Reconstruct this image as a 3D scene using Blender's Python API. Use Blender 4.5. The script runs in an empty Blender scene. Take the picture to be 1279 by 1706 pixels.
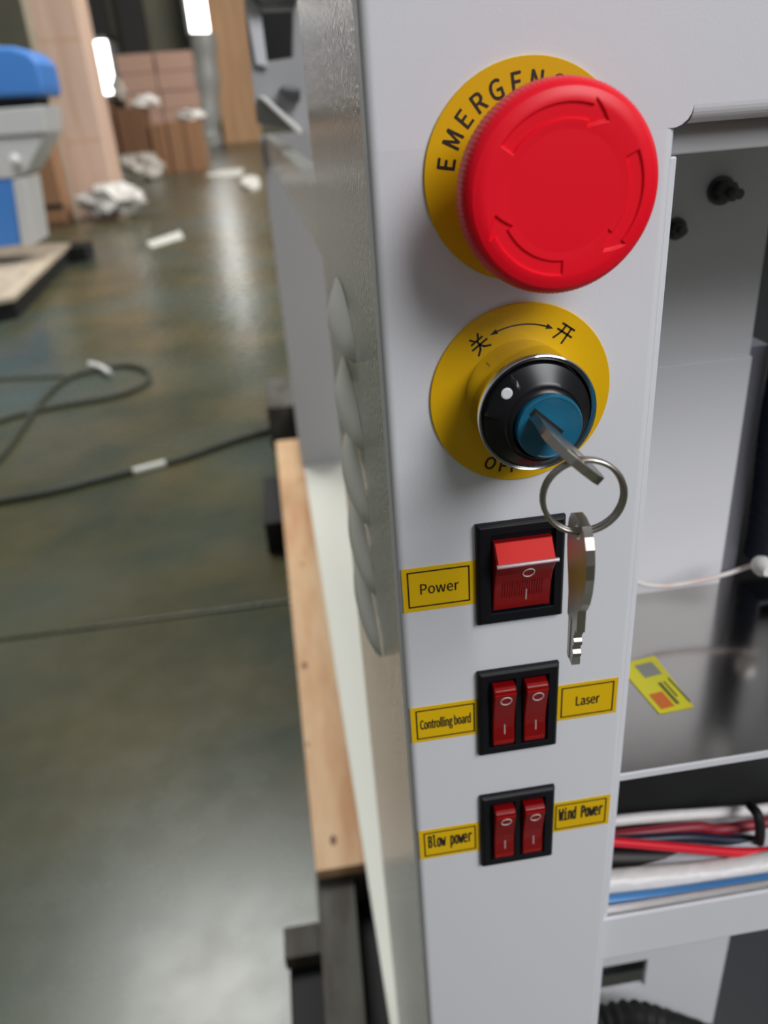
import bpy, bmesh, math, random
from mathutils import Vector, Matrix
random.seed(7)
S = bpy.context.scene
C = S.collection
PI = math.pi
Z0 = 1.1302                       # height of the emergency stop above the floor (m); panel front face is y = 0


def V(x, y, z):                   # millimetres from the emergency stop centre -> metres in the world
    return Vector((x / 1000.0, y / 1000.0, z / 1000.0 + Z0))


# ------------------------------------------------------------------ camera
F = 1339.77
_w = Vector((0.4721, -0.1203, -0.0992)); _a = _w.length
_R = Matrix.Rotation(_a, 3, _w.normalized()) @ Matrix(((1, 0, 0), (0, 0, -1), (0, 1, 0)))
R_right, R_down, R_fwd = Vector(_R[0]), Vector(_R[1]), Vector(_R[2])
CAM = V(-73.974, -243.339, 22.835)
cd = bpy.data.cameras.new('camera')
cam = bpy.data.objects.new('camera', cd); C.objects.link(cam)
m3 = Matrix((R_right, -R_down, -R_fwd)).transposed()
cam.matrix_world = Matrix.Translation(CAM) @ m3.to_4x4()
cd.sensor_fit = 'VERTICAL'; cd.sensor_height = 7.2; cd.sensor_width = 5.4
cd.lens = F * 7.2 / 1706
cd.clip_start = 0.01; cd.clip_end = 200
cd.dof.use_dof = True; cd.dof.focus_distance = 0.262; cd.dof.aperture_fstop = 1.95
S.camera = cam


def ray(px, py):
    return R_right * ((px - 639.5) / F) + R_down * ((py - 853) / F) + R_fwd


def at_y(px, py, y):              # point of the world plane y = const seen at a pixel
    d = ray(px, py); return CAM + d * ((y - CAM.y) / d.y)


def at_z(px, py, z=0.0):
    d = ray(px, py); return CAM + d * ((z - CAM.z) / d.z)


# ------------------------------------------------------------------ world, lights, exposure
w = bpy.data.worlds.new('world'); S.world = w; w.use_nodes = True
nt = w.node_tree; bg = nt.nodes['Background']
tc = nt.nodes.new('ShaderNodeTexCoord'); sp = nt.nodes.new('ShaderNodeSeparateXYZ')
mr = nt.nodes.new('ShaderNodeMapRange'); mr.inputs[1].default_value = -0.3; mr.inputs[2].default_value = 1.0
cr = nt.nodes.new('ShaderNodeMix'); cr.data_type = 'RGBA'
cr.inputs[6].default_value = (0.30, 0.29, 0.26, 1); cr.inputs[7].default_value = (0.62, 0.64, 0.66, 1)
nt.links.new(tc.outputs['Generated'], sp.inputs[0]); nt.links.new(sp.outputs[2], mr.inputs[0])
nt.links.new(mr.outputs[0], cr.inputs[0]); nt.links.new(cr.outputs[2], bg.inputs[0])
bg.inputs[1].default_value = 0.36


def area(name, loc, target, sx, sy, power, col=(1, 1, 1)):
    l = bpy.data.lights.new(name, 'AREA'); l.shape = 'RECTANGLE'; l.size = sx; l.size_y = sy
    l.energy = power; l.color = col
    o = bpy.data.objects.new(name, l); C.objects.link(o); o.location = loc
    o.rotation_euler = (Vector(target) - Vector(loc)).to_track_quat('-Z', 'Y').to_euler()
    return o


area('ceiling_light', (1.7, -2.6, 3.5), (0, 0, 1.1), 1.8, 1.8, 128, (0.97, 0.98, 1.0))
area('hall_and_fill_light', (-1.25, 4.3, 6.2), (-1.25, 4.3, 0), 2.2, 2.6, 330, (0.97, 1.0, 0.97))
area('hall_and_fill_light', (4.5, 7.5, 6.5), (1.5, 12, 0), 4, 5, 700, (1, 0.97, 0.92))  # added fill that brightens the fronts of the far things
area('hall_and_fill_light', (6.0, 15, 8.0), (-1, 24, 0), 6, 7, 1300, (1, 0.97, 0.92))  # further added fill, aimed at the rearmost crates and cartons
S.view_settings.view_transform = 'Standard'; S.view_settings.look = 'None'
S.view_settings.gamma = 1.0; S.view_settings.use_curve_mapping = False
S.view_settings.exposure = 0.0
try:
    S.cycles.max_bounces = 8; S.cycles.use_denoising = True
except Exception:
    pass


# ------------------------------------------------------------------ materials
def mat(name, col, rough=0.5, metal=0.0, bump=None, var=None, trans=0.0, emit=None, coat=0.0, alpha=None, spec=None, ior=None):
    m = bpy.data.materials.new(name); m.use_nodes = True
    n = m.node_tree; b = n.nodes['Principled BSDF']
    b.inputs['Base Color'].default_value = (*col, 1); b.inputs['Roughness'].default_value = rough
    b.inputs['Metallic'].default_value = metal
    if trans: b.inputs['Transmission Weight'].default_value = trans
    if coat: b.inputs['Coat Weight'].default_value = coat; b.inputs['Coat Roughness'].default_value = 0.08
    if spec is not None: b.inputs['Specular IOR Level'].default_value = spec
    if ior: b.inputs['IOR'].default_value = ior
    if alpha is not None: b.inputs['Alpha'].default_value = alpha
    if emit: b.inputs['Emission Color'].default_value = (*emit[:3], 1); b.inputs['Emission Strength'].default_value = emit[3]
    if bump or var:
        g = n.nodes.new('ShaderNodeNewGeometry')
    if bump:                       # (scale, strength, distance)
        t = n.nodes.new('ShaderNodeTexNoise'); t.inputs['Scale'].default_value = bump[0]; t.inputs['Detail'].default_value = 2
        bp = n.nodes.new('ShaderNodeBump'); bp.inputs['Strength'].default_value = bump[1]; bp.inputs['Distance'].default_value = bump[2]
        n.links.new(g.outputs['Position'], t.inputs['Vector'])
        n.links.new(t.outputs[0], bp.inputs['Height']); n.links.new(bp.outputs[0], b.inputs['Normal'])
    if var:                        # (scale, (r,g,b), (stretch xyz), lo, hi)
        mp = n.nodes.new('ShaderNodeMapping'); mp.inputs['Scale'].default_value = var[2]
        t = n.nodes.new('ShaderNodeTexNoise'); t.inputs['Scale'].default_value = var[0]; t.inputs['Detail'].default_value = 4
        r = n.nodes.new('ShaderNodeMapRange'); r.inputs[1].default_value = var[3]; r.inputs[2].default_value = var[4]
        mx = n.nodes.new('ShaderNodeMix'); mx.data_type = 'RGBA'
        mx.inputs[6].default_value = (*col, 1); mx.inputs[7].default_value = (*var[1], 1)
        n.links.new(g.outputs['Position'], mp.inputs[0]); n.links.new(mp.outputs[0], t.inputs['Vector'])
        n.links.new(t.outputs[0], r.inputs[0]); n.links.new(r.outputs[0], mx.inputs[0]); n.links.new(mx.outputs[2], b.inputs['Base Color'])
    return m


M = {}
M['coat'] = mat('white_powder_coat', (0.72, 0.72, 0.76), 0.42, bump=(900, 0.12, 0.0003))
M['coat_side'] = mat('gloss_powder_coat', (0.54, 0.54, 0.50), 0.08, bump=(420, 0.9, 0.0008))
M['coat_cream'] = mat('cream_powder_coat', (0.70, 0.69, 0.62), 0.45)
M['coat_louvre'] = mat('warm_powder_coat', (0.62, 0.62, 0.57), 0.4)
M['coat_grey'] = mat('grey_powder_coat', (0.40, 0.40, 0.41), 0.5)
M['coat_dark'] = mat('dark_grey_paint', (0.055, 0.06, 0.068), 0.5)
M['red'] = mat('red_plastic', (0.93, 0.002, 0.018), 0.4, spec=.35)
M['yellow'] = mat('yellow_plate', (0.76, 0.43, 0.002), 0.42, spec=.3)
M['sticker'] = mat('yellow_sticker', (0.78, 0.48, 0.004), 0.4, spec=.3)
M['ink'] = mat('black_ink', (0.02, 0.012, 0.008), 0.5)
M['black'] = mat('black_plastic', (0.005, 0.005, 0.007), 0.3, spec=.4)
M['blackm'] = mat('black_matt_plastic', (0.004, 0.004, 0.007), 0.5, spec=.3)
M['chrome'] = mat('chrome', (0.78, 0.78, 0.80), 0.09, 1.0)
M['blue'] = mat('teal_blue_plastic', (0.006, 0.13, 0.24), 0.3, coat=0.3)
M['white'] = mat('white_dot', (0.75, 0.75, 0.78), 0.4)
M['nickel'] = mat('nickel', (0.46, 0.43, 0.39), 0.31, 1.0, bump=(500, 0.15, 0.0003))
M['rocker'] = mat('red_translucent', (0.22, 0.002, 0.003), 0.28, spec=.3)
M['lens'] = mat('bright_rocker_red', (0.66, 0.008, 0.004), 0.45, spec=.15)
M['clear'] = mat('clear_plastic_edge', (0.75, 0.5, 0.55), 0.15, trans=0.5)
M['symbol'] = mat('pale_print', (0.62, 0.5, 0.5), 0.5)
M['steel'] = mat('brushed_steel', (0.46, 0.44, 0.42), 0.16, 1.0, bump=(60, 0.06, 0.0005))
M['bolt'] = mat('dark_steel', (0.12, 0.12, 0.12), 0.35, 0.8)
M['wire'] = mat('white_pink_wire', (0.72, 0.56, 0.52), 0.4, var=(60, (0.75, 0.72, 0.70), (1, 1, 1), .4, .6))
M['wrap'] = mat('white_spiral_wrap', (0.75, 0.72, 0.71), 0.4, bump=(120, 0.5, 0.002))
M['redwire'] = mat('red_wire', (0.70, 0.008, 0.025), 0.4)
M['dred'] = mat('dark_red_wire', (0.26, 0.01, 0.025), 0.5)
M['navy'] = mat('navy_plastic', (0.010, 0.016, 0.035), 0.4)
M['slate'] = mat('slate_blue_plastic', (0.035, 0.05, 0.085), 0.35)
M['bluewire'] = mat('blue_wire', (0.07, 0.27, 0.62), 0.4)
M['ply'] = mat('pale_plywood', (0.68, 0.45, 0.26), 0.6, var=(3, (0.54, 0.27, 0.12), (6, 1.2, 1), .42, .68))
M['knot'] = mat('knot_wood', (0.16, 0.08, 0.035), 0.7)
M['ply2'] = mat('pink_plywood', (0.62, 0.44, 0.35), 0.6, var=(1.5, (0.52, 0.34, 0.25), (6, 6, .4), .4, .65))
M['ply3'] = mat('tan_plywood', (0.66, 0.39, 0.21), 0.6, var=(1.2, (0.55, 0.31, 0.16), (4, 4, .4), .4, .65))
M['oldwood'] = mat('grey_old_wood', (0.10, 0.095, 0.08), 0.75, var=(8, (0.06, 0.05, 0.04), (4, 1, 1), .4, .6))
M['palew'] = mat('pale_pallet_wood', (0.56, 0.47, 0.36), 0.65, var=(4, (0.45, 0.36, 0.27), (4, 1, 1), .4, .65))
M['rubber_and_shade'] = mat('black_rubber_and_shade', (0.004, 0.004, 0.004), 0.7)  # black rubber; also used where shade is put in as colour
M['carton'] = mat('brown_carton', (0.27, 0.14, 0.07), 0.75)
M['carton2'] = mat('dark_brown_carton', (0.16, 0.075, 0.035), 0.75)
M['carton3'] = mat('pinkish_carton', (0.42, 0.26, 0.20), 0.75)
M['film'] = mat('crumpled_white_film', (0.66, 0.63, 0.60), 0.4, bump=(14, .6, .03))
M['film2'] = mat('grey_film', (0.42, 0.38, 0.34), 0.4, bump=(14, .6, .03))
M['filmg'] = mat('pale_grey_film', (0.42, 0.42, 0.40), 0.35, bump=(10, .6, .03))
M['mblue'] = mat('blue_paint', (0.06, 0.22, 0.62), 0.4)
M['silver'] = mat('silver_paint', (0.55, 0.55, 0.56), 0.35)
M['paper'] = mat('white_paper', (0.68, 0.67, 0.62), 0.6)
M['hose'] = mat('black_green_hose', (0.02, 0.024, 0.016), 0.5)
M['hose2'] = mat('grey_green_cord', (0.045, 0.05, 0.035), 0.5)
M['wall'] = mat('olive_grey_wall', (0.22, 0.21, 0.155), 0.8, var=(.5, (0.17, 0.17, 0.13), (1, 1, 1), .4, .6))
M['post'] = mat('dark_post', (0.03, 0.03, 0.028), 0.6)
M['window'] = mat('bright_window', (0.9, 0.9, 0.9), 0.5, emit=(1, 1, 0.98, 8))
M['white_and_glint'] = mat('white_enamel_and_glint', (0.8, 0.78, 0.76), 0.3)

# epoxy floor: green-grey with large soft stains
mf = bpy.data.materials.new('epoxy_floor'); mf.use_nodes = True; n = mf.node_tree; b = n.nodes['Principled BSDF']
g = n.nodes.new('ShaderNodeNewGeometry')
t1 = n.nodes.new('ShaderNodeTexNoise'); t1.inputs['Scale'].default_value = 2.2; t1.inputs['Detail'].default_value = 3
t2 = n.nodes.new('ShaderNodeTexNoise'); t2.inputs['Scale'].default_value = 0.7; t2.inputs['Detail'].default_value = 2
t3 = n.nodes.new('ShaderNodeTexNoise'); t3.inputs['Scale'].default_value = 14; t3.inputs['Detail'].default_value = 4
for t in (t1, t2, t3): n.links.new(g.outputs['Position'], t.inputs['Vector'])
x1 = n.nodes.new('ShaderNodeMix'); x1.data_type = 'RGBA'; x1.inputs[6].default_value = (0.044, 0.050, 0.026, 1); x1.inputs[7].default_value = (0.090, 0.076, 0.034, 1)
x2 = n.nodes.new('ShaderNodeMix'); x2.data_type = 'RGBA'; x2.inputs[7].default_value = (0.065, 0.085, 0.068, 1)
r1 = n.nodes.new('ShaderNodeMapRange'); r1.inputs[1].default_value = .38; r1.inputs[2].default_value = .62
r2 = n.nodes.new('ShaderNodeMapRange'); r2.inputs[1].default_value = .45; r2.inputs[2].default_value = .65
n.links.new(t1.outputs[0], r1.inputs[0]); n.links.new(r1.outputs[0], x1.inputs[0]); n.links.new(x1.outputs[2], x2.inputs[6])
n.links.new(t2.outputs[0], r2.inputs[0]); n.links.new(r2.outputs[0], x2.inputs[0]); n.links.new(x2.outputs[2], b.inputs['Base Color'])
r3 = n.nodes.new('ShaderNodeMapRange'); r3.inputs[3].default_value = .20; r3.inputs[4].default_value = .34
n.links.new(t3.outputs[0], r3.inputs[0]); n.links.new(r3.outputs[0], b.inputs['Roughness'])
M['floor'] = mf


# ------------------------------------------------------------------ mesh helpers
class MB:
    def __init__(s): s.v = []; s.f = []

    def add(s, vs, fs):
        o = len(s.v); s.v += [Vector(v) for v in vs]; s.f += [tuple(o + i for i in f) for f in fs]; return s

    def box(s, a, b):
        (x0, y0, z0), (x1, y1, z1) = a, b
        x0, x1 = sorted((x0, x1)); y0, y1 = sorted((y0, y1)); z0, z1 = sorted((z0, z1))
        vs = [(x, y, z) for z in (z0, z1) for y in (y0, y1) for x in (x0, x1)]
        return s.add(vs, [(0, 2, 3, 1), (4, 5, 7, 6), (0, 1, 5, 4), (2, 6, 7, 3), (0, 4, 6, 2), (1, 3, 7, 5)])

    def hexa(s, bottom, top):      # two rings of points
        k = len(bottom)
        vs = list(bottom) + list(top)
        fs = [tuple(reversed(range(k))), tuple(range(k, 2 * k))] + [(i, (i + 1) % k, k + (i + 1) % k, k + i) for i in range(k)]
        return s.add(vs, fs)

    def lathe(s, prof, c=(0, 0, 0), n=64, rfun=None):   # profile of (radius, height); axis is -y
        vs = []; fs = []; m = len(prof)
        for i in range(n):
            a = 2 * PI * i / n
            for r, h in prof:
                rr = rfun(r, h, a) if rfun else r
                vs.append((c[0] + rr * math.cos(a), c[1] - h, c[2] + rr * math.sin(a)))
        for i in range(n):
            j = (i + 1) % n
            for k in range(m - 1): fs.append((i * m + k, i * m + k + 1, j * m + k + 1, j * m + k))
        fs.append(tuple(i * m + m - 1 for i in range(n))); fs.append(tuple(i * m for i in reversed(range(n))))
        return s.add(vs, fs)

    def tube(s, pts, r, n=10, closed=False):
        pts = [Vector(p) for p in pts]; k = len(pts); vs = []; fs = []
        up = Vector((0.13, 0.21, 0.97))
        for i, p in enumerate(pts):
            if closed: t = pts[(i + 1) % k] - pts[i - 1]
            else: t = pts[min(i + 1, k - 1)] - pts[max(i - 1, 0)]
            t.normalize(); a = t.cross(up)
            if a.length < 1e-4: a = t.cross(Vector((1, 0, 0)))
            a.normalize(); b = t.cross(a)
            rr = r(i / max(1, k - 1)) if callable(r) else r
            for q in range(n):
                an = 2 * PI * q / n; vs.append(p + a * (rr * math.cos(an)) + b * (rr * math.sin(an)))
        for i in range(k if closed else k - 1):
            j = (i + 1) % k
            for q in range(n):
                q2 = (q + 1) % n; fs.append((i * n + q, i * n + q2, j * n + q2, j * n + q))
        if not closed: fs += [tuple(reversed(range(n))), tuple((k - 1) * n + q for q in range(n))]
        return s.add(vs, fs)

    def build(s, name, m, parent=None, smooth=False, bevel=0, seg=2, origin=None):
        bm = bmesh.new(); o3 = Vector((0, 0, 0))
        if parent is not None:
            o3 = Vector(parent['_o'])
        if origin is not None: o3 = Vector(origin)
        vs = [bm.verts.new(v - o3) for v in s.v]
        for f in s.f:
            try: bm.faces.new([vs[i] for i in f])
            except ValueError: pass
        bmesh.ops.recalc_face_normals(bm, faces=bm.faces)
        if bevel:
            bm.edges.ensure_lookup_table()
            es = [e for e in bm.edges if len(e.link_faces) == 2 and e.calc_face_angle(0) > 0.6]
            bmesh.ops.bevel(bm, geom=es, offset=bevel, segments=seg, affect='EDGES', profile=0.5, clamp_overlap=True)
        me = bpy.data.meshes.new(name); bm.to_mesh(me); bm.free()
        if smooth:
            for p in me.polygons: p.use_smooth = True
            try: me.set_sharp_from_angle(angle=math.radians(38))
            except Exception: pass
        me.materials.append(m)
        o = bpy.data.objects.new(name, me); C.objects.link(o)
        if parent is not None:
            o.parent = parent; o['_o'] = tuple(o3)
        else:
            o['_o'] = tuple(o3)
            if origin is not None: o.location = o3
        return o


def spline(pts, n=8):
    pts = [Vector(p) for p in pts]; out = []
    P = [pts[0] * 2 - pts[1]] + pts + [pts[-1] * 2 - pts[-2]]
    for i in range(1, len(P) - 2):
        for k in range(n):
            t = k / n
            out.append(0.5 * ((2 * P[i]) + (P[i + 1] - P[i - 1]) * t + (2 * P[i - 1] - 5 * P[i] + 4 * P[i + 1] - P[i + 2]) * t * t + (3 * P[i] - P[i - 1] - 3 * P[i + 1] + P[i + 2]) * t ** 3))
    return out + [pts[-1]]


def tag(o, label, cat, group=None):
    o['label'] = label; o['category'] = cat
    if group: o['group'] = group
    return o


def thing(name, loc, label, cat, group=None):
    o = bpy.data.objects.new(name, None); C.objects.link(o); o.location = loc; o['_o'] = tuple(loc)
    o.empty_display_size = 0.01
    return tag(o, label, cat, group)


def struct(o): o['kind'] = 'structure'; return o


def _font(n):
    try: return bpy.data.fonts.load(bpy.utils.system_resource('DATAFILES', path='fonts') + '/' + n)
    except Exception: return None
FONT = _font('Noto Sans CJK Regular.woff2')
MONO = _font('DejaVuSansMono.woff2')


_ck = []
def capk():                       # ratio that brings the font's capitals to the wanted height
    if not _ck:
        cu = bpy.data.curves.new('t', 'FONT'); cu.body = 'H'; cu.size = 1
        if FONT: cu.font = FONT
        o = bpy.data.objects.new('t', cu); C.objects.link(o)
        me = bpy.data.meshes.new_from_object(o.evaluated_get(bpy.context.evaluated_depsgraph_get()))
        h = max(v.co.y for v in me.vertices) - min(v.co.y for v in me.vertices)
        bpy.data.objects.remove(o); bpy.data.curves.remove(cu); bpy.data.meshes.remove(me)
        _ck.append(0.72 / h)
    return _ck[0]


def text_mb(body, size, x, y, z, ang=0.0, sx=1.0, align='CENTER', off=0.0, mb=None, th=0.00012, sh=0.0, fit=None, font=None):
    """flat lettering in the x-z plane facing -y, (x, z) is its centre in mm, size is cap height in mm"""
    cu = bpy.data.curves.new('t', 'FONT'); cu.body = body
    if font or FONT: cu.font = font or FONT
    cu.body = body; cu.size = size / 1000 / 0.72 * capk()
    cu.align_x = 'CENTER'; cu.shear = sh; cu.resolution_u = 4
    o = bpy.data.objects.new('t', cu); C.objects.link(o)
    dg = bpy.context.evaluated_depsgraph_get(); me = bpy.data.meshes.new_from_object(o.evaluated_get(dg))
    mb = mb or MB(); c = V(x, y, z); ca, sa = math.cos(ang), math.sin(ang)
    if fit and len(me.vertices):
        xs = [v.co.x for v in me.vertices]; sx = fit / 1000 / (max(xs) - min(xs))
    vs = []
    for v in me.vertices:
        u = v.co.x * sx; q = v.co.y - size / 2000
        vs.append((c.x + u * ca - q * sa, c.y, c.z + u * sa + q * ca))
    fs_ = [tuple(p.vertices) for p in me.polygons]
    for k_, (du, dw) in enumerate(((0, 0), (off, 0), (-off, 0), (0, off), (0, -off))):   # bold weight
        if k_ and not off: break
        mb.add([(v[0] + du, v[1] - 4e-6 * k_, v[2] + dw) for v in vs], fs_)
    bpy.data.objects.remove(o); bpy.data.curves.remove(cu); bpy.data.meshes.remove(me)
    return mb


def bar2d(mb, p, q, wd, y, th=0.1):      # thin printed stroke between two (x, z) points in mm
    p = Vector(p); q = Vector(q); d = (q - p).normalized(); nn = Vector((-d.y, d.x)) * wd / 2; e = d * wd * .3
    P = [p - nn - e, q - nn + e, q + nn + e, p + nn - e]
    mb.hexa([V(a.x, y, a.y) for a in P], [V(a.x, y - th, a.y) for a in P]); return mb


def frame2d(mb, x0, x1, z0, z1, wd, y):
    bar2d(mb, (x0, z0), (x1, z0), wd, y); bar2d(mb, (x0, z1), (x1, z1), wd, y)
    bar2d(mb, (x0, z0), (x0, z1), wd, y); bar2d(mb, (x1, z0), (x1, z1), wd, y); return mb


def mm(a): return V(*a)


# ------------------------------------------------------------------ setting: floor slabs, hall walls, windows
fl = MB().box((-16, -4, -0.12), (9, 40, -0.012)).build('floor', M['post']); struct(fl)
jy0 = at_z(0, 1062).y; jy1 = at_z(490, 1005).y; jm = (jy0 + jy1) / 2
def slab(y0, y1, x0=-16, x1=9):
    MB().box((x0, y0, -0.05), (x1, y1, 0)).build('slab', M['floor'], fl, bevel=0.003)
slab(-4, jm - 0.006); slab(jm + 0.006, 8.0); slab(8.012, 16.0); slab(16.012, 24); slab(24.012, 40)
YB = 34.0
wb = MB().box((-16, YB, 0), (9, YB + .3, 9)).build('wall_back', M['wall']); struct(wb)
wl = MB().box((-16.3, -4, 0), (-16, YB + .3, 9)).build('wall_left', M['wall']); struct(wl)
def wpost(px0, px1, pyb=120):
    a = at_y(px0, 60, YB - .3); b2 = at_y(px1, 60, YB - .3)
    MB().box((a.x, YB - .5, 0), (b2.x, YB, 9)).build('wall_post', M['post'], wb)
wpost(153, 186); wpost(203, 246)
def window(name, px0, px1, pt, pb):
    a = at_y(px0, (pt + pb) / 2, YB - 1.6); b2 = at_y(px1, (pt + pb) / 2, YB - 1.6)
    zt = at_y((px0 + px1) / 2, pt, YB - 1.6).z; zb = at_y((px0 + px1) / 2, pb, YB - 1.6).z
    x0, x1 = a.x, b2.x; f = MB()
    fw = .12
    for q in (((x0 - fw, YB - 1.7, zb - fw), (x0, YB, zt + fw)), ((x1, YB - 1.7, zb - fw), (x1 + fw, YB, zt + fw)),
              ((x0 - fw, YB - 1.7, zb - fw), (x1 + fw, YB, zb)), ((x0 - fw, YB - 1.7, zt), (x1 + fw, YB, zt + fw))): f.box(*q)
    o = f.build(name, M['coat_grey']); struct(o)
    zc = (zb + zt) / 2
    MB().box((x0, YB - 1.62, zb), (x1, YB - 1.58, zc - .02)).build('pane', M['window'], o)
    MB().box((x0, YB - 1.62, zc + .02), (x1, YB - 1.58, zt)).build('pane', M['window'], o)
window('window_1', 140, 186, 68, 158)
window('window_2', 308, 350, -90, 57)

# ------------------------------------------------------------------ the machine
XL, XR = -45.3, 45.3
mach = thing('laser_machine', V(0, 300, -1130.2 + 176), 'large white powder-coated machine cabinet whose narrow front column carries the red and yellow controls', 'machine')
# front column: bent sheet, rounded both sides
prof = [(XL, 12)]
for k in range(6):
    a = PI + k / 5 * PI / 2; prof.append((XL + 3 + 3 * math.cos(a), 3 + 3 * math.sin(a)))
for k in range(9):
    a = 1.5 * PI + k / 8 * PI / 2; prof.append((XR - 4 + 4 * math.cos(a), 4 + 4 * math.sin(a)))
prof += [(XR, 9), (XR - 1.2, 9), (XR - 1.2, 5), (XR - 5, 1.6), (XL + 4, 1.6), (XL + 1.2, 4), (XL + 1.2, 12)]
fp = MB()
kk = len(prof)
zs = (-954, 9.0)
vs = [V(x, y, z) for z in zs for x, y in prof]
fs = [(i, (i + 1) % kk, kk + (i + 1) % kk, kk + i) for i in range(kk)] + [tuple(range(kk)), tuple(range(kk, 2 * kk))]
fp.add(vs, fs)
fp.build('front_column', M['coat'], mach, smooth=True)
# upper front sheet with the small corner relief, bottom edge rolled inwards
ZT = 130
up = MB()
outl = [(XL + 3, 9.0), (XR - 1.0, 9.0), (XR + .8, 9.6), (XR + 2.6, 10.9), (XR + 3.6, 12.4), (XR + 4.2, 14.6), (620, 14.6), (620, ZT), (XL + 3, ZT)]
up.hexa([V(x, 1.5, z) for x, z in outl], [V(x, 0, z) for x, z in outl])
for k in range(7):                 # left bend of the upper sheet
    a0 = PI + k / 7 * PI / 2; a1 = PI + (k + 1) / 7 * PI / 2
    q = [(XL + 3 + 3 * math.cos(a), 3 + 3 * math.sin(a)) for a in (a0, a1)]
    up.add([V(*q[0], 9), V(*q[1], 9), V(*q[1], ZT), V(*q[0], ZT)], [(0, 1, 2, 3)])
up.add([V(XL, 3, 9), V(XL, 12, 9), V(XL, 12, ZT), V(XL, 3, ZT)], [(0, 1, 2, 3)])
for k in range(8):                 # rolled lower edge over the opening
    a0 = k / 8 * PI / 2; a1 = (k + 1) / 8 * PI / 2; r = 5
    q = [(r - r * math.cos(a), 14.6 - r * math.sin(a)) for a in (a0, a1)]
    up.add([V(XR + 4.2, *q[0]), V(XR + 4.2, *q[1]), V(620, *q[1]), V(620, *q[0])], [(0, 1, 2, 3)])
up.build('front_sheet', M['coat'], mach, smooth=True)
# top sheet
MB().box(V(XL, 0, ZT), V(620, 290, ZT + 2)).build('top_sheet', M['coat'], mach)
# inner frame seen inside the opening
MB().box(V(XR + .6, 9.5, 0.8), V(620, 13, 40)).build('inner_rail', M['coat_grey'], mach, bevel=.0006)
MB().box(V(XR - .5, 9.2, -954), V(XR + 5.0, 12, 0.5)).build('inner_flange', M['coat'], mach, bevel=.0006)
# left side sheet with a louvre column, then the upper band running back above a long opening
AR = 290
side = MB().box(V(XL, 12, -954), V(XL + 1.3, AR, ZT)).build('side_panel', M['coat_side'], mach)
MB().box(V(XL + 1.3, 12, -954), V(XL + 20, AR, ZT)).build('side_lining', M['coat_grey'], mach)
def louvre(zb):
    mb = MB(); nu, nv = 20, 6; y0, y1 = 98, 208; h = 24; B = 7.5
    g = []
    for i in range(nu + 1):
        u = i / nu; row = []
        bul = B * (math.sin(PI * u) ** 0.55 if 0 < u < 1 else 0)
        for j in range(nv + 1):
            v = j / nv; e = math.sin(v * PI / 2) ** 1.3
            row.append(V(XL - bul * e - .2, y0 + (y1 - y0) * u, zb + h * (1 - v) * math.sin(PI * (.08 + .84 * u)) ** .7))
        g.append(row)
    vs = [p for r_ in g for p in r_]; w_ = nv + 1
    mb.add(vs, [(i * w_ + j, i * w_ + j + 1, (i + 1) * w_ + j + 1, (i + 1) * w_ + j) for i in range(nu) for j in range(nv)])
    lip = []
    for i in range(nu + 1):
        p = g[i][-1]; lip += [p, p + Vector((0.0009 * 1, 0, -0.0012))]
    mb.add(lip, [(2 * i, 2 * i + 1, 2 * i + 3, 2 * i + 2) for i in range(nu)])
    o = mb.build('louvre', M['coat_louvre'], side, smooth=True)
for zb in (-79, -121, -161, -201, -240): louvre(zb)
YR = 2.0
def px_poly(pts, y, dy):
    a = [at_y(px, py, y) for px, py in pts]
    return [p for p in a], [p + Vector((0, dy, 0)) for p in a]
# rear wall of the long recess (faces the viewer), seen left of the side panel
r0 = at_y(443, 215, YR); r1 = at_y(485, 640, YR)
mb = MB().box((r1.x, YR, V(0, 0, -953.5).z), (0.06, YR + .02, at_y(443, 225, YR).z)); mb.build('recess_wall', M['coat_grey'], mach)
# upper band: lower edge descends towards the front
b_far = at_y(446, 262, YR - .02); 
xo = r0.x
mb = MB()
za = V(0, 0, -66).z; zf = b_far.z; zt_ = at_y(440, 226, YR).z
mb.hexa([(XL / 1000, AR / 1000, za), (b_far.x, YR, zf), (b_far.x + .02, YR, zf), (XL / 1000 + .015, AR / 1000, za)],
        [(XL / 1000, AR / 1000, V(0, 0, -22).z), (b_far.x, YR, zt_), (b_far.x + .02, YR, zt_), (XL / 1000 + .015, AR / 1000, V(0, 0, -22).z)])
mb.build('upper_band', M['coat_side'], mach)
# base ledge: cream top surface running back to the recess wall
l_far = at_z(485, 640, V(0, 0, -954).z)
sl = (l_far.x - (-.0530)) / (l_far.y - .327)
lx = lambda y: -.0530 + sl * (y - .327)
lz = V(0, 0, -954).z
mb = MB().hexa([(lx(.0), 0.0, lz - .03), (lx(2.6), 2.6, lz - .03), (.30, 2.6, lz - .03), (.30, 0.0, lz - .03)], [(lx(.0), 0.0, lz), (lx(2.6), 2.6, lz), (.30, 2.6, lz), (.30, 0.0, lz)])
mb.build('base_ledge', M['coat_cream'], mach)
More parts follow.
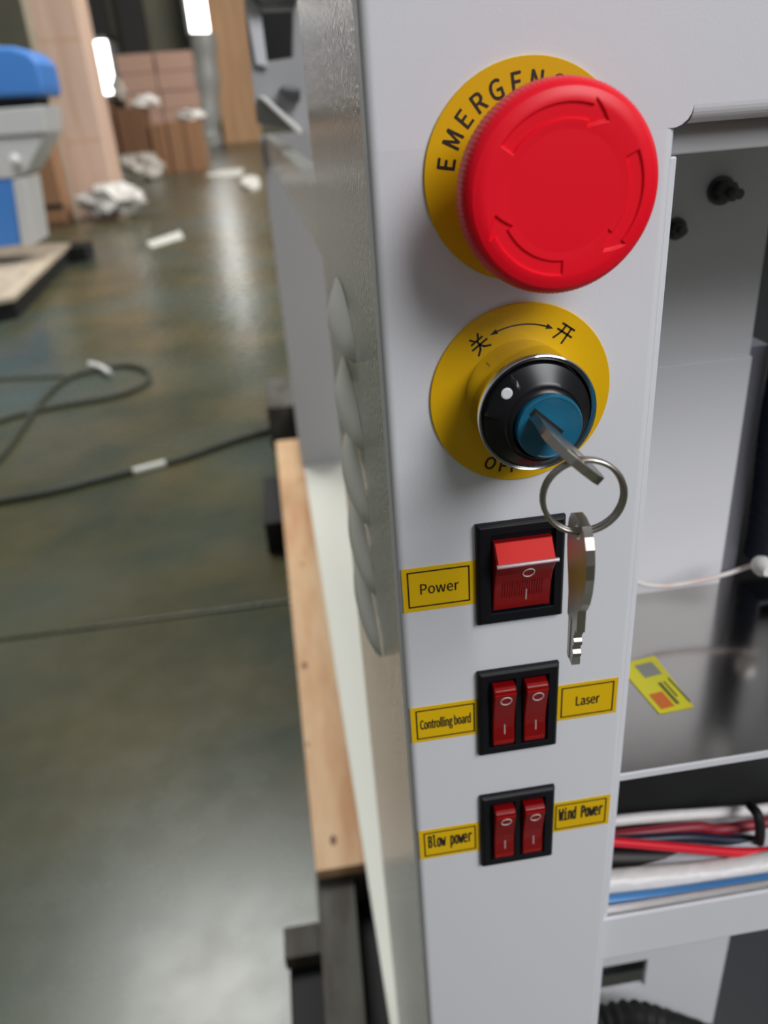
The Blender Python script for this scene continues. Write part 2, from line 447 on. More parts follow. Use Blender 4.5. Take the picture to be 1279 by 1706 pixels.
# rear housing above the recess: black square hole, dark port, bright folded lip
YH = 1.0
def quad_part(name, pts, y, dy, m, bev=0):
    a, b2 = px_poly(pts, y, dy)
    return MB().hexa(a, b2).build(name, m, mach, bevel=bev)
def frame_hole(name, o, h, y, dy, m):
    A = [at_y(px, py, y) for px, py in o]; B = [at_y(px, py, y) for px, py in h]; D = Vector((0, dy, 0))
    vs = A + B + [p + D for p in A] + [p + D for p in B]
    fs = []
    for i in range(4):
        j = (i + 1) % 4
        fs += [(i, j, 4 + j, 4 + i), (8 + i, 12 + i, 12 + j, 8 + j), (i, 8 + i, 8 + j, j), (4 + i, 4 + j, 12 + j, 12 + i)]
    return MB().add(vs, fs).build(name, m, mach)
frame_hole('rear_housing', [(390, -150), (560, -150), (560, 232), (428, 205)], [(436, 14), (489, 12), (489, 96), (440, 103)], YH, .05, M['coat_grey'])
quad_part('hole_backing', [(425, 0), (520, 0), (520, 120), (430, 120)], YH + .3, .01, M['rubber_and_shade'])
quad_part('pale_edge_strip', [(396, -60), (424, -60), (446, 112), (426, 108)], YH - .012, .01, M['coat'], .002)
quad_part('handle_knob', [(466, 143), (500, 146), (500, 172), (478, 166), (466, 155)], YH - .03, .03, M['bolt'], .004)
quad_part('folded_lip', [(430, 160), (440, 160), (504, 216), (500, 226)], YH - .05, .05, M['white_and_glint'], .002)
MB().box(V(XL, 262, ZT), V(XL + 20, AR, 350)).build('upright_arm', M['coat_grey'], mach)
MB().box(V(XL, 262, 335), V(XL + 20, 1050, 350)).build('rear_arm', M['coat_grey'], mach)
MB().box((XL / 1000, YH + .0, V(0, 0, 260).z), (XL / 1000 + .02, YH + .05, V(0, 0, 340).z)).build('housing_hanger', M['coat_grey'], mach)
quad_part('top_cap', [(405, -20), (500, -22), (500, -2), (432, 8)], YH - .04, .04, M['bolt'], .003)
# compartment behind the opening
MB().box(V(60, 150, -259), V(171, 154, 60)).build('back_plate', M['coat'], mach)
MB().box(V(60, 147, -259), V(171, 150, -114)).build('back_plate_lower', M['coat'], mach, bevel=.0006)
ux = at_y(1262, 700, .157).x
MB().box((V(172.5, 0, 0).x, .157, V(0, 0, -256).z), (ux, .20, V(0, 0, -112).z)).build('grey_upright', mat('violet_grey_paint', (0.2, 0.2, 0.235), .5), mach)
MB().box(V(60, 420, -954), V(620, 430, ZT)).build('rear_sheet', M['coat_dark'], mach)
MB().box(V(XR + 5, 9.5, -259.6), V(620, 11.0, -256.6)).build('plate_lip', M['coat'], mach)
MB().box(V(XR + 1, 11, -258.4), V(620, 400, -257.2)).build('steel_plate', M['steel'], mach)
MB().box(V(XR + 3, 78, -420), V(620, 82, -262)).build('shaded_backing', mat('charcoal_shade', (0.018, 0.019, 0.018), .6), mach)  # near-black sheet standing in for the shade below the lip
def bolt(x, z, r, l, y=150):
    mb = MB(); c = V(x, y, z)
    mb.lathe([(r * 1.35, 0), (r * 1.35, l * .12), (r * 1.3, l * .14)], c, 24)
    mb.lathe([(r, l * .12), (r, l * .55), (r * .9, l * .62)], c, 6)
    mb.lathe([(r * .5, l * .6), (r * .5, l)], c, 16)
    for p in mb.v: p.x, p.y, p.z = p.x, p.y, p.z
    mb.build('bolt', M['bolt'], mach)
def bolt2(x, z, r, l, y=.150):
    c = V(x, y * 1000, z); s_ = .001
    mb = MB()
    mb.lathe([(r * 1.35 * s_, 0), (r * 1.35 * s_, l * .12 * s_)], c, 24)
    mb.lathe([(r * s_, l * .12 * s_), (r * s_, l * .55 * s_), (r * .9 * s_, l * .62 * s_)], c, 6)
    mb.lathe([(r * .5 * s_, l * .6 * s_), (r * .5 * s_, l * s_)], c, 16)
    mb.build('bolt', M['bolt'], mach)
bolt2(143, -29, 5, 18); bolt2(122, -45, 4.0, 9)
# cross bar (channel) and lower bay
MB().box(V(XR + 1, 9.4, -384), V(620, 70, -366)).build('cross_bar', M['coat'], mach, bevel=.002)
MB().box(V(XR + 1, 7.0, -384), V(620, 9.4, -352)).build('cross_bar_lip', M['coat'], mach, bevel=.001)
lw = [at_y(1003, 1612, .1), at_y(1079, 1598, .1), at_y(1073, 1642, .1), at_y(1000, 1655, .1)]
x0, x1 = lw[0].x, lw[1].x; zt1, zb1 = lw[1].z, lw[2].z
zlo, zhi = V(0, 0, -954).z, V(0, 0, -384).z; xx0, xx1 = .047, .19
mb = MB()
for a, b2 in (((xx0, .1, zt1), (xx1, .104, zhi)), ((xx0, .1, zlo), (xx1, .104, zb1)), ((xx0, .1, zb1), (x0, .104, zt1)), ((x1, .1, zb1), (xx1, .104, zt1))): mb.box(a, b2)
mb.build('lower_sheet', M['coat'], mach)
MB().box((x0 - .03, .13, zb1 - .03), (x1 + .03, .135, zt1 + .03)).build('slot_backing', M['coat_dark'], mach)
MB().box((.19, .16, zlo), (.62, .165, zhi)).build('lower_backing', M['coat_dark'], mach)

# ------------------------------------------------------------------ emergency stop
es = thing('emergency_stop', V(0, 0, 0), 'red mushroom emergency stop button with three moulded arrows on a round yellow plate', 'button')
s_ = .001
def disc_plate(c, parent):
    MB().lathe([(30 * s_, -.1 * s_), (30 * s_, .9 * s_), (29.8 * s_, 1.05 * s_)], c, 96).build('legend_plate', M['yellow'], parent)
pl = None
mb = MB().lathe([(30 * s_, 0), (30 * s_, .9 * s_), (29.85 * s_, 1.05 * s_)], V(0, 0, 0), 96); pl = mb.build('legend_plate', M['yellow'], es)
lt = MB()
for ch, ang in zip('EMERGENCY', (169.5, 153.5, 139.5, 126, 112, 98, 84, 70, 57)):
    a = math.radians(ang); text_mb(ch, 5.0, 23.9 * math.cos(a), -1.12, 23.9 * math.sin(a), a - PI / 2, .92, off=.00016, mb=lt)
lt.build('lettering', M['ink'], pl)
hc = V(1.0, 0, -2.2)
MB().lathe([(14.5 * s_, 1 * s_), (14.5 * s_, 6 * s_), (13.8 * s_, 7 * s_), (11.5 * s_, 7 * s_), (11.5 * s_, 16 * s_)], hc, 64).build('collar', M['blackm'], es, smooth=True)
# head: side and underside by lathe with knurled rim, top as a fine relief
NA = 720
def knurl(r, h, a):
    if 21.5 * s_ < h < 28.2 * s_ and r > 25 * s_: return r + .09 * s_ * math.cos(a * 120)
    return r
hp = [(11, 14), (12, 16), (20, 17.5), (24.6, 19), (26.0, 20.8), (26.45, 22), (26.55, 24), (26.5, 26), (26.3, 27.6), (25.9, 28.8), (25.2, 29.9), (24.2, 30.7)]
arrows = [(144, 56), (24, -55), (-91, -168)]
def relief(r, ang):               # r mm, ang deg
    d = 0.0
    for a0, a1 in arrows:
        best = None
        for w_ in (0, 360, -360):
            aa = ang + w_
            hd = a1 + 15            # arrow head starts here, points clockwise
            if a1 - 3 <= aa <= a0 + 3:
                if aa > hd: half = 1.9
                else: half = 3.4 * max(0, (aa - a1)) / 15
                ed = min((half - abs(r - 18.9)), (a0 - aa) * .33 + .2)
                t = max(0.0, min(1.0, ed / .5 + .2)); d = max(d, t * t * (3 - 2 * t))
    return d
vs = []; fs = []
rr = [24.2 - .22 * i for i in range(60)] + [11 - 1.1 * i for i in range(1, 10)] + [0.4]
def dome(r):
    if r > 20.8: return 30.7 + .85 * math.sin(min(1, (24.2 - r) / 3.4) * PI / 2)
    return 31.55 - .2 * min(1, (20.8 - r) / 6) ** 2
for i in range(NA):
    a = 2 * PI * i / NA; dg = math.degrees(a); dg = dg - 360 if dg > 180 else dg
    for r in rr:
        h = dome(r) - (0.62 * relief(r, dg) if r > 13 else 0)
        vs.append((hc.x + r * s_ * math.cos(a), hc.y - h * s_, hc.z + r * s_ * math.sin(a)))
m_ = len(rr)
for i in range(NA):
    j = (i + 1) % NA
    for k in range(m_ - 1): fs.append((i * m_ + k, j * m_ + k, j * m_ + k + 1, i * m_ + k + 1))
fs.append(tuple(i * m_ + m_ - 1 for i in range(NA)))
hb = MB().add(vs, fs)
hv = []; 
for i in range(NA):
    a = 2 * PI * i / NA
    for r, h in hp:
        q = knurl(r * s_, h * s_, a); hv.append((hc.x + q * math.cos(a), hc.y - h * s_, hc.z + q * math.sin(a)))
k2 = len(hp)
hb.add(hv, [(i * k2 + k, ((i + 1) % NA) * k2 + k, ((i + 1) % NA) * k2 + k + 1, i * k2 + k + 1) for i in range(NA) for k in range(k2 - 1)])
hb.build('button_head', M['red'], es, smooth=True)

# ------------------------------------------------------------------ key switch
KX, KZ = -1.0, -66.7
ks = thing('key_switch', V(KX, 0, KZ), 'key switch with black face, blue lock core and chrome ring on a yellow plate', 'switch')
mb = MB().lathe([(30 * s_, 0), (30 * s_, .9 * s_), (29.85 * s_, 1.05 * s_)], V(KX, 0, KZ), 96); kp = mb.build('legend_plate', M['yellow'], ks)
lt = MB()
def glyph(strokes, r, ang, size, wd=.62):
    a = math.radians(ang); cx, cz = KX + r * math.cos(a), KZ + r * math.sin(a); t = a - PI / 2; ca, sa = math.cos(t), math.sin(t)
    for st in strokes:
        P = [(cx + (u * ca - v * sa) * size, cz + (u * sa + v * ca) * size) for u, v in st]
        for p, q in zip(P, P[1:]): bar2d(lt, p, q, wd, -1.06)
glyph([[(-.28, .5), (-.14, .28)], [(.28, .5), (.14, .28)], [(-.38, .2), (.38, .2)], [(-.5, -.08), (.5, -.08)], [(0, .2), (0, -.08), (-.12, -.32), (-.42, -.55)], [(0, -.08), (.14, -.32), (.46, -.52)]], 23.2, 126.5, 5.6)
lt.build('lettering', M['ink'], kp); lt = MB()
glyph([[(-.42, .42), (.42, .42)], [(-.5, .02), (.5, .02)], [(-.18, .42), (-.2, 0), (-.42, -.52)], [(.2, .42), (.2, -.55)]], 23.6, 54, 5.6)
lt.build('lettering', M['ink'], kp); lt = MB()
P = [(KX + 23.3 * math.cos(math.radians(a)), KZ + 23.3 * math.sin(math.radians(a))) for a in range(69, 112, 3)]
for p, q in zip(P, P[1:]): bar2d(lt, p, q, .42, -1.06)
for a, sg in ((67, 1), (113, -1)):
    c2 = Vector((KX + 23.3 * math.cos(math.radians(a)), KZ + 23.3 * math.sin(math.radians(a)))); td = Vector((math.sin(math.radians(a)), -math.cos(math.radians(a)))) * sg
    nn = Vector((-td.y, td.x)); tri = [c2 + td * 1.2, c2 - td * 1.2 + nn * .85, c2 - td * 1.2 - nn * .85]
    lt.hexa([V(p.x, -1.06, p.y) for p in tri], [V(p.x, -1.16, p.y) for p in tri])
lt.build('arrow_mark', M['ink'], kp); lt = MB()
for ch, ang in (('O', -114.5), ('F', -104), ('F', -95)):
    a = math.radians(ang); text_mb(ch, 4.2, KX + 25.0 * math.cos(a), -1.12, KZ + 25.0 * math.sin(a), a + PI / 2, 1.0, off=.00016, mb=lt)
lt.build('lettering', M['ink'], kp); lt = MB()
for ch, ang in (('O', -66), ('N', -54)):
    a = math.radians(ang); text_mb(ch, 4.2, KX + 25.0 * math.cos(a), -1.12, KZ + 25.0 * math.sin(a), a + PI / 2, 1.0, off=.00012, mb=lt)
lt.build('lettering', M['ink'], kp)
kc = V(KX, 0, KZ)
kc2 = V(KX - .6, 0, KZ + .6)
MB().lathe([(17.9 * s_, 1 * s_), (18.0 * s_, 17 * s_), (18.5 * s_, 18 * s_), (18.6 * s_, 20.2 * s_), (18.4 * s_, 21 * s_), (18.1 * s_, 21.15 * s_), (17.0 * s_, 20.4 * s_), (16.4 * s_, 18 * s_)], kc2, 96).build('chrome_bezel', M['chrome'], ks, smooth=True)
# black face: shallow bowl rising to the core boss, with a raised pointer wedge
mb = MB(); NA2 = 180; vs = []; fs = []
rad = [16.9, 16.5, 16.0, 15.2, 14.4, 13.6, 12.8, 12.0, 11.4, 10.8, 10.2]
kc3 = V(KX - .9, 0, KZ + .1)
for i in range(NA2):
    a = 2 * PI * i / NA2; dg = math.degrees(a)
    for k, r in enumerate(rad):
        t = (17 - r) / 6.0
        h = 20.6 + 4.2 * min(1, t * 1.2) ** 1.1
        w_ = max(0, min(1, (26 - abs(dg - 146)) / 2.5))
        if k > 0: h = h * (1 - w_) + w_ * max(h, 23.4)
        if k == 0: h = 18.8
        if k == len(rad) - 1: h = 25.9
        if k == len(rad) - 2: h = max(h, 25.7)
        vs.append((kc3.x + r * s_ * math.cos(a) + .001 * t, -h * s_, kc3.z + r * s_ * math.sin(a) - .0015 * t))
m_ = len(rad)
for i in range(NA2):
    j = (i + 1) % NA2
    for k in range(m_ - 1): fs.append((i * m_ + k, i * m_ + k + 1, j * m_ + k + 1, j * m_ + k))
mb.add(vs, fs).build('black_face', M['black'], ks, smooth=True)
a = math.radians(140); dc = V(KX - .6 + 13.7 * math.cos(a), 0, KZ + .6 + 13.7 * math.sin(a))
MB().lathe([(1.75 * s_, 23.2 * s_), (1.75 * s_, 23.7 * s_), (1.4 * s_, 23.85 * s_)], dc, 24).build('index_dot', M['white'], ks)
bc = V(.2, 0, -68.2)
core = MB().lathe([(10.2 * s_, 20 * s_), (10.2 * s_, 26.6 * s_), (9.9 * s_, 27.2 * s_), (9.4 * s_, 27.3 * s_), (9.0 * s_, 27.0 * s_)], bc, 96).build('lock_core', M['blue'], ks, smooth=True)
SD = Vector((.735, 0, -.678)); SN = Vector((.678, 0, .735)); sc = V(-.9, -26.9, -66.6)
P = [sc + SD * (u * s_) + SN * (v * s_) for u, v in ((-6.2, -1.3), (6.2, -1.3), (6.2, 1.3), (-6.2, 1.3))]
MB().hexa([p for p in P], [p + Vector((0, -.15 * s_, 0)) for p in P]).build('key_slot', M['rubber_and_shade'], ks)


# ------------------------------------------------------------------ keys and ring
def plate_mesh(outer, holes, th):
    """flat plate in local (u, v), thickness along w; returns verts (u, v, w) and faces"""
    bm = bmesh.new(); ed = []
    for loop in [outer] + holes:
        vv = [bm.verts.new((u, v, 0)) for u, v in loop]
        ed += [bm.edges.new((vv[i], vv[(i + 1) % len(vv)])) for i in range(len(vv))]
    bmesh.ops.triangle_fill(bm, edges=ed, use_beauty=True, use_dissolve=False)
    r = bmesh.ops.extrude_face_region(bm, geom=list(bm.faces))
    for v in [e for e in r['geom'] if isinstance(e, bmesh.types.BMVert)]: v.co.z = th
    bm.verts.index_update()
    vs = [tuple(v.co) for v in bm.verts]; fs = [tuple(v.index for v in f.verts) for f in bm.faces]; bm.free()
    return vs, fs
def key_outline():
    o = []
    # u along the key from bow tip (0) to blade tip (53), v across
    bow = [(0, 0), (.5, 4.2), (2.4, 7.2), (5.5, 9.2), (10, 10.3), (15, 10.5), (20, 9.9), (25, 8.4), (28.5, 6.4), (29.6, 5.6), (30, 5.2)]
    lower = [(0, 0), (.5, -4.2), (2.2, -7.0), (5, -8.8), (9, -9.6), (14, -9.3), (19, -8.2), (24, -6.6), (28, -5.6), (30, -5.2)]
    teeth = [(38, 5.2), (38, 3.6), (40, 3.6), (40.8, 2.6), (42, 2.6), (43, 3.4), (44.4, 3.4), (45.4, 2.2), (46.8, 2.2), (47.8, 3.2), (49, 3.2), (50, 2.2), (51.2, 2.6), (53, 2.4)]
    top = bow + teeth
    bot = [(53, -3.4), (44, -3.6), (38, -3.8), (38, -5.0)] + list(reversed(lower[1:]))
    return top + bot
def circ(cx, cy, r, n=20): return [(cx + r * math.cos(2 * PI * i / n), cy + r * math.sin(2 * PI * i / n)) for i in range(n)]
def make_key(name, tip, U, Wd, T, label, hole_u=4.6, blade_cut=None):
    k = thing(name, tip, label, 'key')
    vs, fs = plate_mesh(key_outline() if blade_cut is None else [p for p in key_outline() if p[0] <= blade_cut], [circ(hole_u, 0, 2.7)], 2.5)
    P = [tip + U * (u * s_) + Wd * (v * s_) + T * ((w_ - 1.25) * s_) for u, v, w_ in vs]
    MB().add(P, fs).build('key_body', M['nickel'], k, bevel=.00045)
    if blade_cut is None:
        for sg in (-1, 1):
            b2 = MB(); a0 = tip + U * (37 * s_) + Wd * (-1.9 * s_) + T * (sg * 1.27 * s_); 
            P = [a0, a0 + U * (15.5 * s_), a0 + U * (15.5 * s_) + Wd * (1.5 * s_), a0 + Wd * (1.5 * s_)]
            b2.hexa(P, [p + T * (sg * .25 * s_) for p in P]); b2.build('blade_rib', M['white_and_glint'] if sg == 1 else M['nickel'], k)  # visible side is white to paint in the blade's bright glint
    return k
k1 = make_key('inserted_key', V(-1.8, -61.8, -66.9), Vector((0, 1, 0)), SD, SN, 'nickel key turned edge-on, its blade inside the blue lock core', 8.0, 38)
ka = math.radians(-5)
k2_ = make_key('hanging_key', V(-.2, -57.0, -83.2), Vector((0.0, 0.02, -.93)), Vector((math.sin(ka) * 1.0, -math.cos(ka), 0)), Vector((-math.cos(ka), -math.sin(ka), 0)), 'nickel key hanging down from the split ring beside the upper rocker switch')
rc = V(-.1, -56.5, -76.9)
rg = thing('key_ring', rc, 'round nickel split ring joining the two keys', 'key ring')
for k, (dr, dy, a0) in enumerate(((0, -.66, 0.3), (-.1, .66, 2.2))):
    pts = []
    tl = math.radians(10)
    for i in range(72):
        a = 2 * PI * i / 72; r = (10.9 + dr) * s_
        u = r * math.cos(a); v = r * math.sin(a)
        pts.append(rc + Vector((u * math.cos(tl), dy * s_ - u * math.sin(tl), v)))
    MB().tube(pts, .74 * s_, 10, closed=True).build('ring_coil', M['nickel'], rg, smooth=True)


# ------------------------------------------------------------------ rocker switches
def rocker_mb(x0, x1, zt, zb, big):
    """a see-saw rocker pressed at the bottom; profile in (h, z) swept across x"""
    H = zt - zb
    if big: pr = [(1.5, zt), (4.0, zt), (8.6, zt - .22 * H), (8.9, zt - .27 * H), (6.4, zt - .42 * H), (4.8, zt - .58 * H), (3.8, zt - .75 * H), (3.2, zt - .92 * H), (3.1, zb), (1.5, zb)]
    else: pr = [(1.5, zt), (5.2, zt), (6.6, zt - .03 * H), (6.9, zt - .10 * H), (5.5, zt - .30 * H), (4.3, zt - .52 * H), (3.9, zt - .70 * H), (4.2, zt - .90 * H), (4.0, zb + .02 * H), (3.2, zb), (1.5, zb)]
    return MB().hexa([V(x0, -h, z) for h, z in pr], [V(x1, -h, z) for h, z in pr]), pr
def face_h(pr, z):
    for (h0, z0), (h1, z1) in zip(pr[1:], pr[2:]):
        if z1 <= z <= z0: return h0 + (h1 - h0) * (z0 - z) / max(1e-6, z0 - z1)
    return 4
def symbols(x, zt, zb, pr, parent, zo, zi, ro=2.0):
    mb = MB(); pts = [V(x + ro * math.cos(2 * PI * i / 28), -(face_h(pr, zo + ro * math.sin(2 * PI * i / 28)) + .05), zo + ro * math.sin(2 * PI * i / 28)) for i in range(28)]
    mb.tube(pts, .00024, 6, closed=True); mb.build('off_mark', M['symbol'], parent)
    mb = MB(); pts = [V(x, -(face_h(pr, z) + .05), z) for z in (zi + 2.4, zi + 1, zi, zi - 1, zi - 2.4)]
    mb.tube(pts, .00026, 6); mb.build('on_mark', M['symbol'], parent)
def bezel(cx, cz, t, name='bezel', holes=()):
    W2, H2 = 16.35, 21.2; vsf = MB()
    # bevelled frame with recessed windows
    o0 = [(-W2, -H2), (W2, -H2), (W2, H2), (-W2, H2)]; o1 = [(x * .93, z * .95) for x, z in o0]
    hx0, hx1, hz0, hz1 = holes
    hole = [(hx0, hz0), (hx1, hz0), (hx1, hz1), (hx0, hz1)]
    lay = [(o0, 0.02), (o0, 1.8), (o1, 3.0), (hole, 3.0), (hole, 1.0)]
    vs = [V(cx + x, -h, cz + z) for L, h in lay for x, z in L]
    fs = []
    for k in range(4):
        for i in range(4):
            j = (i + 1) % 4; fs.append((k * 4 + i, k * 4 + j, k * 4 + 4 + j, k * 4 + 4 + i))
    fs += [(16, 17, 18, 19), (0, 1, 2, 3)]
    vsf.add(vs, fs)
    return vsf.build(name, M['blackm'], t, bevel=.0003)
def single_switch(cx, cz, label):
    t = thing('rocker_switch', V(cx, 0, cz), label, 'switch')
    bezel(cx, cz, t, holes=(-11.2, 12.4, -16.0, 17.0))
    x0, x1, zt, zb = cx - 10.6, cx + 10.9, cz + 14.6, cz - 14.6
    mb, pr = rocker_mb(x0, x1, zt, zb, True)
    r = mb.build('rocker', M['rocker'], t, bevel=.0005)
    # facet in brighter red painting in the lamp's reflection, and clear crest edge
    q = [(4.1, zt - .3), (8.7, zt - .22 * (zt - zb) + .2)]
    MB().hexa([V(x0 + .5, -h, z) for h, z in q] + [V(x1 - .5, -h, z) for h, z in reversed(q)], [V(x0 + .5, -h - .25, z + .1) for h, z in q] + [V(x1 - .5, -h - .25, z + .1) for h, z in reversed(q)]).build('lit_facet', M['lens'], r)
    MB().tube([V(x0 - .1, -8.9, zt - .24 * (zt - zb)), V(x1 + .9, -8.9, zt - .24 * (zt - zb))], .0008, 8).build('clear_edge', M['clear'], r, smooth=True)
    rb = MB()
    for i in range(17):
        x = x0 + 3.2 + i * .92; pts = [V(x, -(face_h(pr, z) + .02), z) for z in (cz - 1.5, cz - 5, cz - 9)]
        rb.tube(pts, .00016, 4)
    o = rb.build('grip_ribs', M['rocker'], r); o['kind'] = 'stuff'
    symbols(cx + 1.6, zt, zb, pr, r, cz + 2.3, cz - 8.6, 2.1)
    return t
def double_switch(cx, cz, label, dz=0):
    t = thing('double_rocker_switch', V(cx, 0, cz), label, 'switch', None)
    bezel(cx, cz, t, holes=(-12.4, 12.0, -17.0, 17.0))
    MB().box(V(cx - 1.3, -2.9, cz - 17), V(cx + 1.0, -1.2, cz + 17)).build('divider', M['blackm'], t)
    for x0, x1 in ((cx - 10.9, cx - 2.0), (cx + 1.9, cx + 10.8)):
        mb, pr = rocker_mb(x0, x1, cz + 15.6, cz - 15.4, False)
        r = mb.build('rocker', M['rocker'], t, bevel=.0005)
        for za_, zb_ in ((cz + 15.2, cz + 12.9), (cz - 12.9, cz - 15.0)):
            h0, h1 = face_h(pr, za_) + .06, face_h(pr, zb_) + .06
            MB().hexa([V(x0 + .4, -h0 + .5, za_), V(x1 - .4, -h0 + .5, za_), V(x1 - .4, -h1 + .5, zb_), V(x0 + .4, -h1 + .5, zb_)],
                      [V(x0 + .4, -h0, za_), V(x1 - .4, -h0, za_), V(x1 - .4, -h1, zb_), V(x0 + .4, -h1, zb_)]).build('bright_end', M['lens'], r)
        symbols((x0 + x1) / 2 + .3, 0, 0, pr, r, cz + 9.4, cz - 6.8, 2.15)
    return t
single_switch(-.67, -133.7, 'wide single red rocker switch in black frame to the right of the Power label')
double_switch(-.95, -198.6, 'double red rocker switch in black frame between the Controlling board and Laser labels')
double_switch(-.69, -265.0, 'lowest double red rocker switch between the Blow power and Wind Power labels')


# ------------------------------------------------------------------ stickers
def sticker(name, P, body, cap, sx, label, bx, off=.0001, rot=0, tx=0, tz=0, sh=0, fit=None, font=None):
    """P: (x0, x1, ztop, zbottom) mm; bx: border rectangle"""
    x0, x1, zt, zb = P
    c = V((x0 + x1) / 2, 0, (zt + zb) / 2)
    o = MB().box(V(x0, -.02, zb), V(x1, -.25, zt)).build(name, M['sticker'], None, origin=c)
    tag(o, label, 'label')
    fr = MB(); frame2d(fr, bx[0], bx[1], bx[3], bx[2], .55, -.27); fr.build('border', M['ink'], o)
    text_mb(body, cap, (bx[0] + bx[1]) / 2 + tx, -.36, (bx[2] + bx[3]) / 2 + tz, math.radians(rot), sx, off=off * 1.2, sh=sh, fit=fit, font=font).build('lettering', M['ink'], o)
sticker('power_label', (-44.0, -16.8, -127.4, -145.9), 'Power', 4.3, .98, 'yellow sticker reading Power left of the single rocker switch', (-41.9, -19.4, -129.2, -143.9), .00005, fit=14.2)
sticker('board_label', (-44.2, -16.9, -191.3, -209.2), 'Controlling board', 4.6, .47, 'yellow sticker reading Controlling board', (-41.9, -18.6, -193.2, -207.4), .0001, fit=20.4)
sticker('laser_label', (15.6, 41.0, -190.8, -209.0), 'Laser', 4.7, .66, 'yellow sticker reading Laser', (17.6, 39.1, -192.5, -207.3), .0001, fit=9.8)
sticker('blow_label', (-44.1, -17.2, -259.9, -277.4), 'Blow power', 3.5, .74, 'yellow sticker reading Blow power', (-41.8, -19.2, -261.8, -275.6), .00016, fit=19.2, font=MONO, tz=-.3)
sticker('wind_label', (15.8, 41.8, -256.0, -273.9), 'Wind Power', 3.5, .72, 'yellow sticker reading Wind Power right of the lowest switch', (17.2, 39.9, -257.8, -272.2), .0002, fit=19.8, font=MONO, tz=-.4)

# ------------------------------------------------------------------ things in the compartment
ZP = V(0, 0, -257.2).z + .0002
ws = MB(); pts = [at_z(px, py, ZP) for px, py in ((1028, 1108), (1090, 1093), (1155, 1178), (1098, 1190))]
o = ws.hexa(pts, [p + Vector((0, 0, .0003)) for p in pts]).build('warning_sticker', mat('lemon_sticker', (0.66, 0.60, 0.02), .4), None, origin=pts[0])
tag(o, 'lemon yellow printed sticker stuck on the steel shelf inside the cabinet', 'sticker')
A, B_, D_ = pts[0], pts[1] - pts[0], pts[3] - pts[0]
def sp_(u0, u1, v0, v1, m, nm):
    P = [A + B_ * u + D_ * v + Vector((0, 0, .0004)) for u, v in ((u0, v0), (u1, v0), (u1, v1), (u0, v1))]
    MB().hexa(P, [p + Vector((0, 0, .0001)) for p in P]).build(nm, m, o)
sp_(.35, .80, .10, .36, mat('grey_print', (0.25, 0.25, 0.22), .5), 'grey_print')
sp_(.42, .78, .78, .95, mat('red_print', (0.55, 0.12, 0.02), .5), 'red_print') if False else sp_(.12, .45, .66, .94, mat('red_print', (0.60, 0.14, 0.02), .5), 'red_print')
for v, (a0, a1), q in ((.50, (.52, .60), .92), (.50, (.66, .70), .80), (.46, (.82, .86), .94)): sp_(a0, a1, v, q, mat('dark_print', (0.10, 0.10, 0.02), .5), 'dark_print')
wy = .117
wp = [at_y(px, py, wy) for px, py in ((1040, 955), (1068, 972), (1110, 976), (1160, 968), (1210, 956), (1252, 942), (1290, 932))]
o = MB().tube(spline(wp, 6), .0014, 10).build('thin_wire', M['wire'], None, smooth=True, origin=wp[0]); tag(o, 'thin white and pink wire strung above the steel shelf', 'wire')
# energy chain / black hose at right
ch = thing('cable_chain', V(200, 130, -120), 'dark navy cable chain hanging at the right edge inside the cabinet', 'cable chain')
pp = [at_y(px, py, .148) for px, py in ((1342, 560), (1314, 700), (1299, 820), (1288, 900), (1284, 915))]
sp2 = spline(pp, 5)
for i, p in enumerate(sp2):
    MB().box(p + Vector((-.011, -.012, -.0085)), p + Vector((.011, .012, .0035))).build('chain_link', M['navy'], ch, bevel=.0015)
cn = at_y(1262, 936, .113)
o = MB().lathe([(.004, 0), (.0055, .003), (.0055, .007), (.003, .011)], cn, 16).build('wire_plug', M['white_and_glint'], None, smooth=True, origin=cn); tag(o, 'small white plug where the thin wire meets the chain', 'plug')
# cables on the cross bar
def cable(name, pxs, y, r, m, label, n=8, rough=None):
    pts = [at_y(px, py, yy) for (px, py), yy in zip(pxs, y if isinstance(y, (list, tuple)) else [y] * len(pxs))]
    o = MB().tube(spline(pts, n), r, 12).build(name, m, None, smooth=True, origin=pts[0]); tag(o, label, 'cable'); return o
cable('wrapped_cable', [(980, 1372), (1080, 1362), (1180, 1355), (1255, 1350), (1330, 1340)], .062, .0032, M['wrap'], 'thin white wrapped cable along the top of the cable bundle')
cable('dark_red_cable', [(980, 1398), (1080, 1386), (1160, 1378), (1200, 1382), (1290, 1368), (1330, 1362)], .055, .0032, M['dred'], 'dark red cable just below the thin white wrapped cable')
cable('dark_red_cable', [(980, 1400), (1100, 1405), (1180, 1400), (1260, 1392), (1330, 1385)], .060, .0045, mat('maroon_wire', (.09, .006, .012), .5), 'maroon cable at the back of the bundle behind the bright red cable')
cable('navy_cable', [(980, 1404), (1080, 1398), (1150, 1395), (1220, 1400), (1330, 1398)], .050, .003, M['navy'], 'dark navy cable in the middle of the bundle')
cable('red_cable', [(980, 1400), (1040, 1404), (1120, 1411), (1200, 1418), (1260, 1420), (1330, 1412)], .040, .0026, M['redwire'], 'bright red cable crossing in front of the bundle')
cable('black_cable', [(980, 1428), (1060, 1428), (1140, 1426), (1220, 1424), (1330, 1416)], .052, .0085, mat('brownblack', (.012, .006, .006), .5), 'dark brown cable under the bright red cable')
cable('wrapped_cable', [(960, 1476), (1020, 1469), (1100, 1462), (1180, 1455), (1260, 1443), (1340, 1428)], .034, .0068, M['wrap'], 'thick white spiral-wrapped cable bundle resting above the blue cable')
cable('blue_cable', [(960, 1506), (1020, 1501), (1080, 1494), (1140, 1486), (1220, 1474), (1300, 1462)], .024, .0034, M['bluewire'], 'light blue cable peeking out under the thick white wrapped bundle')
